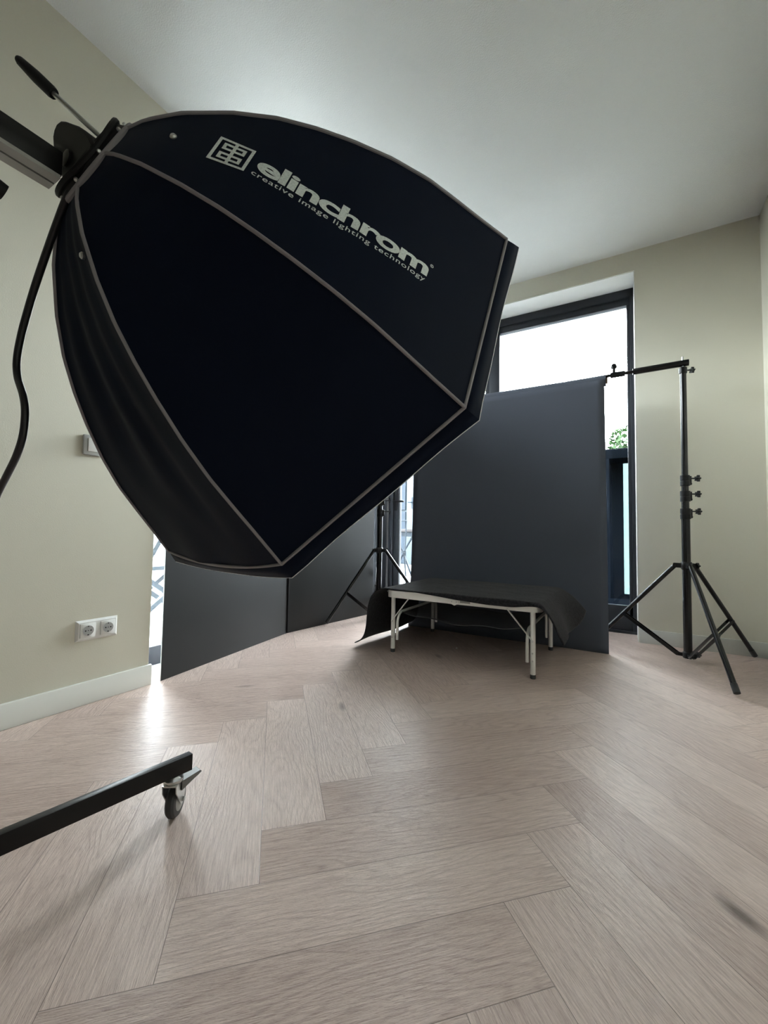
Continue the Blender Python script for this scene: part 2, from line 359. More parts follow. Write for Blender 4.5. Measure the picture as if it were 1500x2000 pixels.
def window_back():
    r = bpy.data.objects.new('window_2', None); COL.objects.link(r); r.location = (0.9, 0.24, 0); struct(r, 'tall anthracite glass doors behind the paper backdrop')
    Y0, Y1 = 0.215, 0.285
    f = MB()
    f.box2((-0.115, Y0, HEAD - 0.068), (1.918, Y1, HEAD - 0.004), 0.003); f.box2((-0.115, Y0 + 0.005, 0.0), (1.918, Y1, 0.022), 0.002)
    f.box2((-0.115, Y0, 0.02), (-0.065, Y1, HEAD - 0.06), 0.003); f.box2((1.894, Y0, 0.02), (1.918, Y1, HEAD - 0.06), 0.003)
    f.build('window_frame', M['frame'], r)
    def leaf(x0, x1, nm, rs=0.046):
        m = MB(); ya, yb = Y0 + 0.012, Y1 - 0.008
        m.box2((x0, ya, 0.024), (x1, yb, 0.195), 0.004); m.box2((x0, ya, HEAD - 0.12), (x1, yb, HEAD - 0.07), 0.004)
        m.box2((x0, ya, 0.125), (x0 + 0.058, yb, HEAD - 0.12), 0.004); m.box2((x1 - rs, ya, 0.125), (x1, yb, HEAD - 0.12), 0.003)
        s = m.build(nm, M['frame'], r)
        MB().box2((x0 + 0.056, 0.247, 0.123), (x1 - rs + 0.002, 0.253, HEAD - 0.118)).build('pane', M['glass'], s, False)
        return s
    l = leaf(-0.062, 0.868, 'door_leaf'); leaf(0.886, 1.897, 'door_leaf', 0.023)
    MB().box2((0.860, Y0 - 0.004, 0.02), (0.946, Y0 + 0.03, HEAD - 0.07), 0.003).build('mullion', M['frame'], r)
    h = MB().box2((-0.056, 0.216, 0.90), (-0.022, 0.228, 1.10), 0.004)
    h.cyl((-0.040, 0.218, 0.985), (-0.040, 0.172, 0.985), 0.010); h.tube([(-0.040, 0.176, 0.985), (-0.02, 0.170, 0.985), (0.075, 0.170, 0.984)], 0.0095)
    h.build('door_handle', M['blackmetal'], r)
window_back()

# ------------------------------------------------------------------ outdoors
struct(MB().box2((-9, -7, -0.12), (-0.322, 0.322, -0.03)).box2((-9, 0.322, -0.12), (9, 9, -0.03)).build('terrace_ground', M['concrete']), 'pale tiled terrace outside the windows')
struct(MB().box2((-0.85, -6.0, 2.66), (-0.322, 0.85, 2.90)).box2((-0.322, 0.322, 2.66), (6.0, 0.85, 2.90)).build('roof_overhang', M['reveal']), 'white roof overhang above the windows')
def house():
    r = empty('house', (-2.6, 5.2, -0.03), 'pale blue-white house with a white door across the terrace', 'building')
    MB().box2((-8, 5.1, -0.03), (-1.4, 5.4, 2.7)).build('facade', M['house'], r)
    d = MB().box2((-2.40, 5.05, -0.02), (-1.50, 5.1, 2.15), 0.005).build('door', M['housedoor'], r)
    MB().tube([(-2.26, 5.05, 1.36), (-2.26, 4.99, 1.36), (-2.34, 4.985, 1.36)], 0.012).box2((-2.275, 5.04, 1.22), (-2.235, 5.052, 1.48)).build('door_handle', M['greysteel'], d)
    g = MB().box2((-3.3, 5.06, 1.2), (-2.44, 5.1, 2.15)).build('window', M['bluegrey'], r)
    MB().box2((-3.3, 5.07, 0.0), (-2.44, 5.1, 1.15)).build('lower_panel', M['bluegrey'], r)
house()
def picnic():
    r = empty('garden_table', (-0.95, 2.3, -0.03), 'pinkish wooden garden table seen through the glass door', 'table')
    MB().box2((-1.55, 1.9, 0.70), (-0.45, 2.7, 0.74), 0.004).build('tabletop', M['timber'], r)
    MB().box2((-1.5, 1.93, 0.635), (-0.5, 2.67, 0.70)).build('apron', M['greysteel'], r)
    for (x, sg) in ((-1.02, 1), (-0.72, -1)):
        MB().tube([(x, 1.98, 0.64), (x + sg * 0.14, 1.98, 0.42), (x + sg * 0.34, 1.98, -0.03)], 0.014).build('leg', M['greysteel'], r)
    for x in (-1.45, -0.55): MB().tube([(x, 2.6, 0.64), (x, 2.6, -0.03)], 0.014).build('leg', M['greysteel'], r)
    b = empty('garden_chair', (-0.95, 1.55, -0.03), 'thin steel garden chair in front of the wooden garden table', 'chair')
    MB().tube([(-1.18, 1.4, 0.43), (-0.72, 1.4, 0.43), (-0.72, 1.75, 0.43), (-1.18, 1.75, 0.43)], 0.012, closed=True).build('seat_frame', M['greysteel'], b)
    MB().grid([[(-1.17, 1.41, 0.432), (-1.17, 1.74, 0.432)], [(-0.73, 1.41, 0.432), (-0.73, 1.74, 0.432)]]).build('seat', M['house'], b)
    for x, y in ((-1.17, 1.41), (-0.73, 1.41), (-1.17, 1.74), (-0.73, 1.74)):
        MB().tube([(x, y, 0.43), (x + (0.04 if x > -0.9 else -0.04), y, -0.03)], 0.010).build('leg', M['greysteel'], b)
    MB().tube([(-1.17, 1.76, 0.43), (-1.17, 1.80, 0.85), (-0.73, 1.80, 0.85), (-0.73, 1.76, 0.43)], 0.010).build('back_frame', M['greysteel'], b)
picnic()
def folding_chair():
    r = empty('folding_chair', (-1.3, -1.25, -0.03), 'pale slatted folding chair outside the left glazing', 'chair')
    MB().box2((-1.5, -1.62, 0.385), (-1.14, -1.02, 0.415), 0.003).build('seat', M['bluegrey'], r)
    for x in (-1.46, -1.18):
        MB().beam((x, -1.62, -0.03), (x, -1.06, 0.385), 0.03, 0.035).build('leg', M['bluegrey'], r)
        MB().beam((x, -1.00, -0.03), (x, -1.56, 0.385), 0.03, 0.035).build('leg', M['bluegrey'], r)
        MB().beam((x, -1.32, 0.41), (x, -1.08, 0.86), 0.03, 0.035).build('back_post', M['bluegrey'], r)
    MB().box2((-1.47, -1.13, 0.74), (-1.17, -1.10, 0.86)).box2((-1.47, -1.19, 0.58), (-1.17, -1.16, 0.68)).build('back_slats', M['bluegrey'], r)
folding_chair()
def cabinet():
    r = empty('outdoor_cabinet', (1.72, 1.55, -0.03), 'dark outdoor cabinet with a pale strip as its bright slit beyond the right door', 'cabinet')
    MB().box2((0.95, 1.32, 1.47), (2.5, 1.80, 1.54), 0.006).box2((0.95, 1.32, -0.03), (2.5, 1.80, 0.07)).box2((0.95, 1.32, 0.07), (0.98, 1.80, 1.47)).box2((2.47, 1.32, 0.07), (2.5, 1.80, 1.47)).box2((0.98, 1.77, 0.07), (2.47, 1.80, 1.47)).build('body', M['cabinet'], r)  # unseen left part widened to block sky light through the door gap
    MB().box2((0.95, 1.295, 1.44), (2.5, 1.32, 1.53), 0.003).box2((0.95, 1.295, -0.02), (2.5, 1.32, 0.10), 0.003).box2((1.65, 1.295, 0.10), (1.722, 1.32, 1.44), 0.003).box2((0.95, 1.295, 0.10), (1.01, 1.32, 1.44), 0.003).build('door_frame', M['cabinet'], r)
    MB().box2((1.838, 1.300, 0.15), (1.90, 1.316, 1.385), 0.002).build('bright_slit', M['slit_light'], r)  # solid pale strip in place of an opening, its light put into the colour
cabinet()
def tree():
    r = empty('garden_tree', (2.1, 4.3, -0.03), 'leafy green tree rising behind the dark outdoor cabinet', 'tree')
    MB().tube([(2.1, 4.3, -0.03), (2.12, 4.32, 1.0), (2.06, 4.28, 1.9), (2.1, 4.3, 2.5)], [0.06, 0.05, 0.035, 0.012], 10).build('trunk', M['bark'], r)
    rng = random.Random(3); m = MB()
    for k in range(1500):
        th = rng.uniform(0, 2 * PI); ph = rng.uniform(-1, 1); R = 0.52 * rng.random() ** 0.4
        c = V((2.08 + R * math.cos(th) * math.sqrt(1 - ph * ph), 4.3 + R * math.sin(th) * math.sqrt(1 - ph * ph), 2.02 + 0.9 * R * ph))
        a = V((rng.gauss(0, 1), rng.gauss(0, 1), rng.gauss(0, 1))).normalized(); b = a.cross(V((rng.gauss(0, 1), rng.gauss(0, 1), 1))).normalized()
        L, w_ = 0.052, 0.026
        m.poly([c - a * L, c + b * w_, c + a * L, c - b * w_])
    m.build('foliage', M['leaf'], r, False, False)
tree()

# ------------------------------------------------------------------ black folding panels (hinged foam boards)
def panels():
    hgt = 2.05; A, B, C_ = V((0.013, -2.086, 0)), V((-0.137, -1.110, 0)), V((-0.019, -0.195, 0))
    r = empty('folding_panel_screen', (-0.06, -1.11, 0), 'two hinged black foam boards standing in front of the left glazing', 'screen')
    t = 0.006
    for P, Q in ((A, B), (B, C_)):
        d = (Q - P).normalized(); nrm = V((d.y, -d.x, 0))          # towards the room
        if nrm.x < 0: nrm = -nrm
        p0, p1 = P + d * 0.0015, Q - d * 0.0015
        m = MB()
        m.prism([p0 - nrm * t, p1 - nrm * t, p1, p0], (0, 0, hgt))
        bmesh.ops.translate(m.bm, vec=(0, 0, 0.001), verts=m.bm.verts[:])
        o = m.build('foam_board', [M['panelwhite'], M['panelblack']], r, False)
        for f in o.data.polygons:
            if f.normal.dot(nrm) > 0.9: f.material_index = 1
    m = MB(); m.tube([B + V((0.004, 0, 0.004)), B + V((0.004, 0, hgt - 0.004))], 0.005, 8).build('hinge_tape', M['blackrubber'], r)
panels()

# ------------------------------------------------------------------ paper backdrop on its crossbar and two stands
def backdrop():
    r = empty('paper_backdrop', (1.1, -0.36, 0), 'wide charcoal seamless paper backdrop hanging from a roll', 'backdrop')
    ax_y, ax_z, rr = -0.333, 1.668, 0.034
    MB().lathe((0.43, ax_y, ax_z), (1, 0, 0), [(0.018, 0), (rr, 0), (rr, 1.325), (0.018, 1.325)], 32).build('roll', M['paper'], r)
    MB().lathe((0.42, ax_y, ax_z), (1, 0, 0), [(0.014, 0), (0.0185, 0.0005), (0.0185, 1.345), (0.014, 1.3455)], 24).build('core_tube', M['bark'], r)
    P = []
    for i in range(41):
        s = i / 40; z = lerp(ax_z, -0.002, s); row = []
        for j in range(31):
            u = j / 30; x = lerp(0.437, 1.748 + 0.014 * s, u)
            k = (1 - z / ax_z)
            y = ax_y - rr - 0.0008 - 0.062 * k ** 3 + 0.004 * math.sin(u * 9 + 1) * k + 0.006 * math.exp(-((u - 1) / 0.03) ** 2) * k
            row.append((x, y, z))
        P.append(row)
    solidify(MB().grid(P).build('sheet', M['paper'], r), 0.0008)
backdrop()
def crossbar():
    r = empty('backdrop_crossbar', (1.1, -0.333, 1.69), 'telescopic black crossbar carrying the paper roll between two stands', 'crossbar')
    MB().cyl((1.90, -0.333, 1.699), (2.178, -0.333, 1.704), 0.0185).build('outer_tube', M['blackpaint'], r)
    MB().cyl((0.10, -0.333, 1.672), (1.90, -0.333, 1.699), 0.010).build('inner_tube', M['blackpaint'], r)
    MB().cyl((1.78, -0.333, 1.697), (1.86, -0.333, 1.698), 0.017).build('collar', M['blackmetal'], r)
    MB().cyl((1.80, -0.333, 1.705), (1.80, -0.333, 1.737), 0.009).lathe((1.80, -0.333, 1.735), (0, 0, 1), [(0.006, 0), (0.016, 0.006), (0.017, 0.02), (0.010, 0.032)], 14).build('knob', M['blackmetal'], r)
crossbar()
def star_knob(m, c, d, L, R=0.014, n=5):
    # shaft then a lobed knob
    c, d = V(c), V(d).normalized(); m.cyl(c, c + d * L, 0.0042, 10)
    a = d.cross(V((0, 0, 1)));
    if a.length < 1e-3: a = V((1, 0, 0))
    a.normalize(); b = d.cross(a); out = []
    for k in range(n * 8):
        t = 2 * PI * k / (n * 8); q = R * (0.78 + 0.22 * math.cos(n * t)); out.append(c + d * L + (a * math.cos(t) + b * math.sin(t)) * q)
    m.prism(out, d * 0.013); m.cyl(c + d * (L + 0.013), c + d * (L + 0.019), 0.006, 10)
def stand(px, py, hubz, feet, clamps, topz, label, kdir):
    r = empty('light_stand', (px, py, 0), label, 'stand', 'black tripod stands holding the backdrop')
    at = lambda z: V((px, py, z)); kd = V(kdir).normalized()
    MB().cyl(at(0.022), at(clamps[2] + 0.01), 0.0210, 20).build('lower_pole', M['blackpaint'], r)
    MB().cyl(at(clamps[2] - 0.02), at(clamps[1] + 0.01), 0.0188, 20).cyl(at(clamps[1]), at(clamps[0] + 0.01), 0.0175, 20).build('middle_pole', M['blackpaint'], r)
    MB().cyl(at(clamps[0] - 0.02), at(topz - 0.02), 0.0160, 20).build('upper_pole', M['blackpaint'], r)
    for k, z in enumerate(clamps):
        R = 0.0255 - 0.0015 * (2 - k) * 0.6
        m = MB().lathe(at(z - 0.031), (0, 0, 1), [(R, 0), (R, 0.026), (R - 0.002, 0.027), (R - 0.002, 0.031), (R, 0.032), (R, 0.060)], 24)
        m.box(at(z) + kd * (R + 0.004), (0.014, 0.014, 0.052), Matrix.Rotation(math.atan2(kd.y, kd.x), 3, 'Z'), 0.002)
        m.cyl(at(z - 0.018) + kd * R, at(z - 0.018) + kd * (R + 0.014), 0.005, 10)
        c = m.build('clamp', M['blackmetal'], r)
        kn = MB(); star_knob(kn, at(z + 0.013) + kd * (R + 0.009), kd, 0.034, 0.020); kn.build('knob', M['blackmetal'], c)
    # top adapter and spigot
    m = MB().lathe(at(topz - 0.045), (0, 0, 1), [(0.0205, 0), (0.0205, 0.03), (0.017, 0.034)], 20); c = m.build('top_adapter', M['blackmetal'], r)
    kn = MB(); star_knob(kn, at(topz - 0.026) + kd * 0.016, kd, 0.030, 0.019); kn.build('knob', M['blackmetal'], c)
    MB().cyl(at(topz - 0.012), at(topz + 0.052), 0.0055, 14).build('spigot', M['chrome'], r)
    # hub
    hm = MB().lathe(at(hubz - 0.022), (0, 0, 1), [(0.024, 0), (0.027, 0.004), (0.027, 0.040), (0.024, 0.044)], 24)
    low = MB().lathe(at(0.018), (0, 0, 1), [(0.023, 0), (0.0255, 0.004), (0.0255, 0.03), (0.023, 0.034)], 24)
    legs = []
    for f in feet:
        d = V((f[0] - px, f[1] - py, 0)).normalized(); s = V((-d.y, d.x, 0))
        for sg in (-1, 1):
            hm.beam(at(hubz) + d * 0.015 + s * sg * 0.0115, at(hubz) + d * 0.062 + s * sg * 0.0115, 0.003, 0.026)
            low.beam(at(0.033) + d * 0.015 + s * sg * 0.009, at(0.033) + d * 0.055 + s * sg * 0.009, 0.003, 0.016)
        hm.cyl(at(hubz) + d * 0.054 - s * 0.016, at(hubz) + d * 0.054 + s * 0.016, 0.0045, 10)
        legs.append((f, d, s))
    h = hm.build('hub', M['blackmetal'], r)
    kn = MB(); star_knob(kn, at(hubz) + kd * 0.022, kd, 0.034, 0.017, 4); kn.build('knob', M['blackmetal'], h)
    lo = low.build('lower_collar', M['blackmetal'], r)
    kn = MB(); star_knob(kn, at(0.036) + kd * 0.02, kd, 0.032, 0.016, 4); kn.build('knob', M['blackmetal'], lo)
    for f, d, s in legs:
        a = at(hubz) + d * 0.054; b = V((f[0], f[1], 0.011)); ax = (b - a).normalized()
        lg = MB().cyl(a, b - ax * 0.02, 0.0122, 16).build('leg', M['blackpaint'], r)
        MB().cyl(b - ax * 0.045, b - ax * 0.002, 0.0138, 16).build('rubber_foot', M['rubber'], lg)
        MB().tube([a + ax * 0.012 + V((0, 0, 0.0108)), a + ax * 0.04 + V((0, 0, 0.0085))], 0.004, 8).build('label_sticker', M['print'], lg) if label.endswith('corner') and d.x > 0.5 else None
        mid = a.lerp(b, 0.60); low_p = at(0.033) + d * 0.048
        br = MB()
        for sg in (-1, 1): br.beam(mid + s * sg * 0.0145, low_p + s * sg * 0.0145, 0.003, 0.017)
        br.cyl(mid - s * 0.017, mid + s * 0.017, 0.004, 10).cyl(low_p - s * 0.015, low_p + s * 0.015, 0.004, 10)
        br.build('brace', M['blackpaint'], r)
    return r
stand(2.150, -0.333, 0.534, [(2.272, -0.842), (2.498, -0.030), (1.665, -0.19)], (1.02, 0.93, 0.83), 1.690,
      'black tripod light stand right of the backdrop against the beige wall', (0.86, 0.5, 0))
stand(0.120, -0.333, 0.547, [(-0.076, -0.762), (0.597, -0.276), (-0.157, 0.060)], (1.03, 0.94, 0.85), 1.660,
      'black tripod light stand left of the backdrop in the room corner', (0.86, 0.5, 0))

# ------------------------------------------------------------------ folding table
TZ = 0.36
def table():
    r = empty('folding_camp_table', (1.07, -0.80, 0), 'low folding aluminium camping table under the black cloth', 'table')
    x0, x1, y0, y1 = 0.640, 1.500, -1.128, -0.455
    # two boards
    for a, b in ((x0 + 0.008, 1.066), (1.070, x1 - 0.008)):
        MB().box2((a, y0 + 0.008, TZ - 0.012), (b, y1 - 0.008, TZ - 0.003), 0.001).build('tabletop_board', M['boardtop'], r)
    # frame rail with rounded corners (two halves)
    def rail(xa, xb, left):
        R = 0.045; out = []; inn = []
        def path(o):
            pts = []
            ya, yb = y0 + o, y1 - o
            if left:
                xe = xa + o; rr = R - o
                pts.append((xb, ya)); pts += [(xe + rr - rr * math.sin(t), ya + rr - rr * math.cos(t)) for t in np.linspace(0, PI / 2, 9)]
                pts += [(xe + rr - rr * math.cos(t), yb - rr + rr * math.sin(t)) for t in np.linspace(0, PI / 2, 9)]; pts.append((xb, yb))
            else:
                xe = xb - o; rr = R - o
                pts.append((xa, ya)); pts += [(xe - rr + rr * math.sin(t), ya + rr - rr * math.cos(t)) for t in np.linspace(0, PI / 2, 9)]
                pts += [(xe - rr + rr * math.cos(t), yb - rr + rr * math.sin(t)) for t in np.linspace(0, PI / 2, 9)]; pts.append((xa, yb))
            return pts
        A, B = path(0), path(0.012); zb, zt = TZ - 0.040, TZ
        m = MB(); rows = [[(p[0], p[1], z) for p in P] for P, z in ((A, zb), (A, zt), (B, zt), (B, zb), (A, zb))]
        m.grid(rows); bmesh.ops.remove_doubles(m.bm, verts=m.bm.verts[:], dist=1e-5)
        return m.build('frame_rail', M['alu'], r)
    ra = rail(x0, 1.067, True); rb = rail(1.069, x1, False)
    # latch at the front join
    la = MB().box2((1.028, y0 - 0.005, TZ - 0.030), (1.062, y0, TZ - 0.006), 0.002)
    la.prism([(1.040, y0 - 0.009, TZ - 0.034), (1.066, y0 - 0.009, TZ - 0.046), (1.090, y0 - 0.009, TZ - 0.034), (1.086, y0 - 0.009, TZ - 0.018), (1.046, y0 - 0.009, TZ - 0.016)], (0, 0.009, 0))
    la.tube([(1.062, y0 - 0.006, TZ - 0.012), (1.085, y0 - 0.009, TZ - 0.006), (1.094, y0 - 0.006, TZ - 0.020)], 0.0025, 8)
    l = la.build('latch', M['alu'], r)
    for x in (1.052, 1.078): MB().cyl((x, y0 - 0.013, TZ - 0.026), (x, y0 - 0.008, TZ - 0.026), 0.003, 10).build('latch_rivet', M['chrome'], l)
    MB().box2((1.095, y0 - 0.0012, TZ - 0.030), (1.150, y0 - 0.0002, TZ - 0.010)).build('maker_plate', M['alusoft'], r)
    L = [(0.671, -1.086), (1.459, -1.106), (0.668, -0.500), (1.455, -0.530)]
    for k, (x, y) in enumerate(L):
        inx = 1 if x < 1 else -1; fy = y0 if y < -0.8 else y1; sy = -1 if y < -0.8 else 1
        g = MB().cyl((x, y, 0.016), (x, y, TZ - 0.030), 0.0125, 20)
        leg = g.build('leg', M['alu'], r)
        MB().lathe((x, y, 0.0), (0, 0, 1), [(0.0125, 0), (0.0135, 0.003), (0.0135, 0.018), (0.0125, 0.02)], 18).build('foot_cap', M['rubber'], leg)
        for z in (0.085, 0.122, 0.180): MB().lathe((x, y + sy * 0.0115, z), (0, sy, 0), [(0.0045, 0), (0.0045, 0.0012), (0.002, 0.003)], 10).build('rivet', M['chrome'], leg)
        # diagonal brace strap
        br = MB().beam((x + inx * 0.125, fy - sy * 0.004, TZ - 0.030), (x - inx * 0.002, y + sy * 0.0145, 0.180), 0.003, 0.015, (0, sy, 0))
        mid = V((x + inx * 0.06, lerp(fy, y, 0.5) + sy * 0.004, 0.258))
        b = br.build('brace', M['alu'], r)
        for t in (0.36, 0.52, 0.04):
            q = V((x + inx * 0.125, fy - sy * 0.004, TZ - 0.030)).lerp(V((x - inx * 0.002, y + sy * 0.0145, 0.180)), t)
            MB().cyl(q + V((0, sy * 0.001, 0)), q + V((0, sy * 0.005, 0)), 0.004, 10).build('rivet', M['chrome'], b)
    for x, inx in ((0.671, 1), (1.457, -1)):
        xx = x + inx * 0.026; R = 0.06; ya, yb = (-1.082, -0.508) if inx > 0 else (-1.100, -0.535)
        pts = [(xx, ya, 0.072), (xx, ya, 0.228 - R)] + [(xx, ya + R - R * math.cos(t), 0.228 - R + R * math.sin(t)) for t in np.linspace(0.2, PI / 2, 7)]
        pts += [(xx, yb - R + R * math.sin(t), 0.228 - R + R * math.cos(t)) for t in np.linspace(0, PI / 2 - 0.2, 7)] + [(xx, yb, 0.228 - R), (xx, yb, 0.072)]
        MB().tube(pts, 0.008, 12).build('end_hoop', M['alu'], r)
    # sagging net shelf
    P = []
    for i in range(25):
        u = i / 24; row = []
        for j in range(13):
            v = j / 12; x = lerp(0.700, 1.430, u); y = lerp(-1.035, -0.56, v)
            row.append((x, y, 0.226 - 0.030 * 4 * u * (1 - u) * (0.65 + 0.35 * math.cos(v * 6)) - 0.006 * math.sin(u * 17 + v * 3)))
        P.append(row)
    nt_ = MB().grid(P).build('net_shelf', M['net'], r)
    for jj in (0, 12): MB().tube([P[i][jj] for i in range(25)], 0.003, 6).build('net_hem', M['rubber'], nt_)
table()

def cloth():
    # front edge sags over the rail; left end hangs to just above the floor, right end flares out
    xs_f = [0.640, 0.665, 0.80, 0.954, 1.071, 1.236, 1.365, 1.462, 1.50]
    zs_f = [0.3690, 0.3690, 0.367, 0.357, 0.347, 0.338, 0.338, 0.352, 0.350]
    left = [(0.640, 0.366), (0.600, 0.360), (0.562, 0.338), (0.538, 0.300), (0.526, 0.250), (0.521, 0.200), (0.519, 0.150), (0.512, 0.100), (0.498, 0.066), (0.470, 0.036), (0.437, 0.024)]
    right_f = [(1.50, 0.350), (1.528, 0.332), (1.552, 0.300), (1.572, 0.262), (1.590, 0.224), (1.605, 0.196)]
    right_b = [(1.50, 0.360), (1.542, 0.334), (1.575, 0.304), (1.604, 0.272), (1.624, 0.246), (1.640, 0.224)]
    cols = []
    for x, z in reversed(left[1:]): cols.append(('L', x, z))
    for t in np.linspace(0.640, 1.50, 34): cols.append(('M', float(t), 0))
    for k in range(1, 6):
        cols.append(('R', k, 0))
    P = []; VS = [0.0, -0.0, 0.002, 0.02] + [0.02 + 0.98 * k / 25 for k in range(1, 26)]
    for c in cols:
        row = []
        for j, v in enumerate(VS):
            yf, yb = -1.131, -0.425
            y = lerp(yf, yb, v)
            rip = 0.0016 * math.sin(y * 31 + 2 * c[1]) + 0.0012 * math.sin(y * 13 + c[1] * 19)
            if c[0] == 'M':
                zf = pinterp(c[1], xs_f, zs_f); edge = (1.0, 0.5, 0.0)[j] if j < 3 else 0.0; zt = TZ + 0.0065
                z = lerp(zt, zf, edge) + abs(rip) * (1 - edge)
                if v > 0.95: z -= 0.010 * ((v - 0.95) / 0.05) ** 2 if y > -0.455 else 0
                yy = y - (0.012 if j < 2 else (0.008 if j == 2 else 0.0))
                row.append((c[1], yy, z))
            elif c[0] == 'L':
                k = max(0, 1 - c[2] / 0.36)
                row.append((c[1] - (0.0015 if j == 0 else 0) - 0.012 * k * math.sin(v * 7 + 0.4) + 0.014 * v * k, y, c[2] + 0.004 * math.sin(v * 5) * k))
            else:
                k = c[1]; v2 = v; f = k / 5
                x = lerp(right_f[k][0], right_b[k][0], v2) - 0.028 * f * math.sin(PI * v2) + 0.010 * f * math.sin(3 * PI * v2)
                z = lerp(right_f[k][1], right_b[k][1], v2) - 0.028 * f * math.sin(PI * v2) + 0.012 * f * math.sin(2.4 * PI * v2)
                row.append((x, y - 0.03 * f * (1 - v2) - (0.012 if j < 3 else 0), z - (0.003 if j == 0 else 0)))
        P.append(row)
    o = MB().grid(P).build('black_cloth', M['cloth'])
    sd = o.modifiers.new('smooth', 'SUBSURF'); sd.levels = 1; sd.render_levels = 2
    solidify(o, 0.005, 1.0)
    # make the thickness grow upwards
    if sum((p.normal.z for p in o.data.polygons)) < 0: o.data.flip_normals()
    tag(o, 'black fleece cloth draped over the low camping table', 'cloth')
cloth()
tag(MB().lathe((0.965, -0.820, 0.0), (0, 0, 1), [(0.003, 0), (0.006, 0.003), (0.003, 0.007)], 8).build('floor_crumb', M['plastic']), 'tiny white crumb on the floor under the camping table', 'crumb')

# ------------------------------------------------------------------ wall fittings
def socket():
    r = empty('double_socket', (0.0, -2.356, 0.289), 'white double power socket low on the left wall', 'socket')
    y0, y1, z0, z1 = -2.433, -2.279, 0.249, 0.330
    m = MB(); ins = 0.008
    A = [(0.0005, y0, z0), (0.0005, y1, z0), (0.0005, y1, z1), (0.0005, y0, z1)]; B = [(0.009, y0 + ins, z0 + ins), (0.009, y1 - ins, z0 + ins), (0.009, y1 - ins, z1 - ins), (0.009, y0 + ins, z1 - ins)]
    m.poly(A); m.poly(B)
    for k in range(4): m.poly([A[k], A[(k + 1) % 4], B[(k + 1) % 4], B[k]])
    bmesh.ops.remove_doubles(m.bm, verts=m.bm.verts[:], dist=1e-5)
    m.build('cover_frame', M['plastic'], r, False)
    for yc in (-2.3925, -2.3195):
        zc = 0.2895
        g = MB().box2((0.009, yc - 0.0275, zc - 0.0275), (0.0125, yc + 0.0275, zc + 0.0275), 0.001)
        g.lathe((0.0125, yc, zc), (1, 0, 0), [(0.0215, -0.001), (0.0222, 0.0008), (0.0205, 0.0014)], 28)
        s = g.build('socket_insert', M['plastic'], r)
        # recessed well drawn as a darker dish with its earth clips and holes
        w = MB(); n = 28
        rings = [[V((x, yc + R * math.cos(2 * PI * k / n), zc + R * math.sin(2 * PI * k / n))) for k in range(n)] for R, x in ((0.0204, 0.0143), (0.0195, 0.0141))]
        w.lathe((0.0139, yc, zc), (1, 0, 0), [(0.0195, 0), (0.0198, 0.0004)], 28); w.build('socket_well', M['hub'], s)
        h = MB()
        for dy, dz, R in ((-0.0095, 0.0, 0.0028), (0.0095, 0.0, 0.0028), (0, 0, 0.0018), (0, -0.0165, 0.0028), (0, 0.0165, 0.0022)):
            h.cyl((0.0142, yc + dy, zc + dz), (0.0147, yc + dy, zc + dz), R, 12)
        h.build('pin_holes', M['holes'], s)
socket()
def switch():
    r = empty('wall_switch', (0.0, -2.40, 1.024), 'silver rocker switch on the left wall beside the softbox', 'switch')
    y0, y1, z0, z1 = -2.441, -2.361, 0.986, 1.066
    MB().box2((0.0005, y0, z0), (0.014, y1, z1), 0.004).build('cover_frame', M['silverplastic'], r)
    MB().box2((0.013, y0 + 0.013, z0 + 0.013), (0.021, y1 - 0.013, z1 - 0.013), 0.002).build('rocker', M['plastic'], r)
switch()

# ------------------------------------------------------------------ softbox
SC_ = V((1.20324641, -2.52356093, 1.06629476)); SN = V((0.10244951, 0.90685776, -0.40879469)); SA = V((-0.99367911, 0.11225789, 0.0)); SB = V((0.04589043, 0.40621075, 0.91262637)); S0 = 2.76316465
PROF = [(0.075, 0.458), (0.11, 0.448), (0.16, 0.424), (0.22, 0.385), (0.27, 0.345), (0.31, 0.305), (0.345, 0.265), (0.385, 0.213), (0.42, 0.158), (0.445, 0.108), (0.468, 0.06), (0.498, 0.0)]
C8 = math.cos(PI / 8)
def ed(k): return SA * math.cos(S0 + k * PI / 4) + SB * math.sin(S0 + k * PI / 4)
cum = [0.0]
for (r0, d0), (r1, d1) in zip(PROF[:-1], PROF[1:]): cum.append(cum[-1] + math.hypot((r1 - r0) * C8, d1 - d0))
STOT = cum[-1]
def prof_at(s):
    return pinterp(s, cum, [p[0] for p in PROF]), pinterp(s, cum, [p[1] for p in PROF])
def surf(k, s, w, off=0.0):
    """point on fabric segment k: s along the profile, w across (metres), off outwards"""
    m = (ed(k) + ed(k + 1)).normalized(); wd = (ed(k + 1) - ed(k)).normalized()
    r, d = prof_at(s); r1, d1 = prof_at(min(s + 0.01, STOT)); r0, d0 = prof_at(max(s - 0.01, 0))
    t = (m * ((r1 - r0) * C8) - SN * (d1 - d0)).normalized(); nr = wd.cross(t)
    if nr.dot(m) < 0 and nr.dot(SN) > 0: nr = -nr
    if nr.dot(m * 0.7 - SN * 0.7) < 0: nr = -nr
    return SC_ - SN * d + m * (r * C8) + wd * w + nr * off
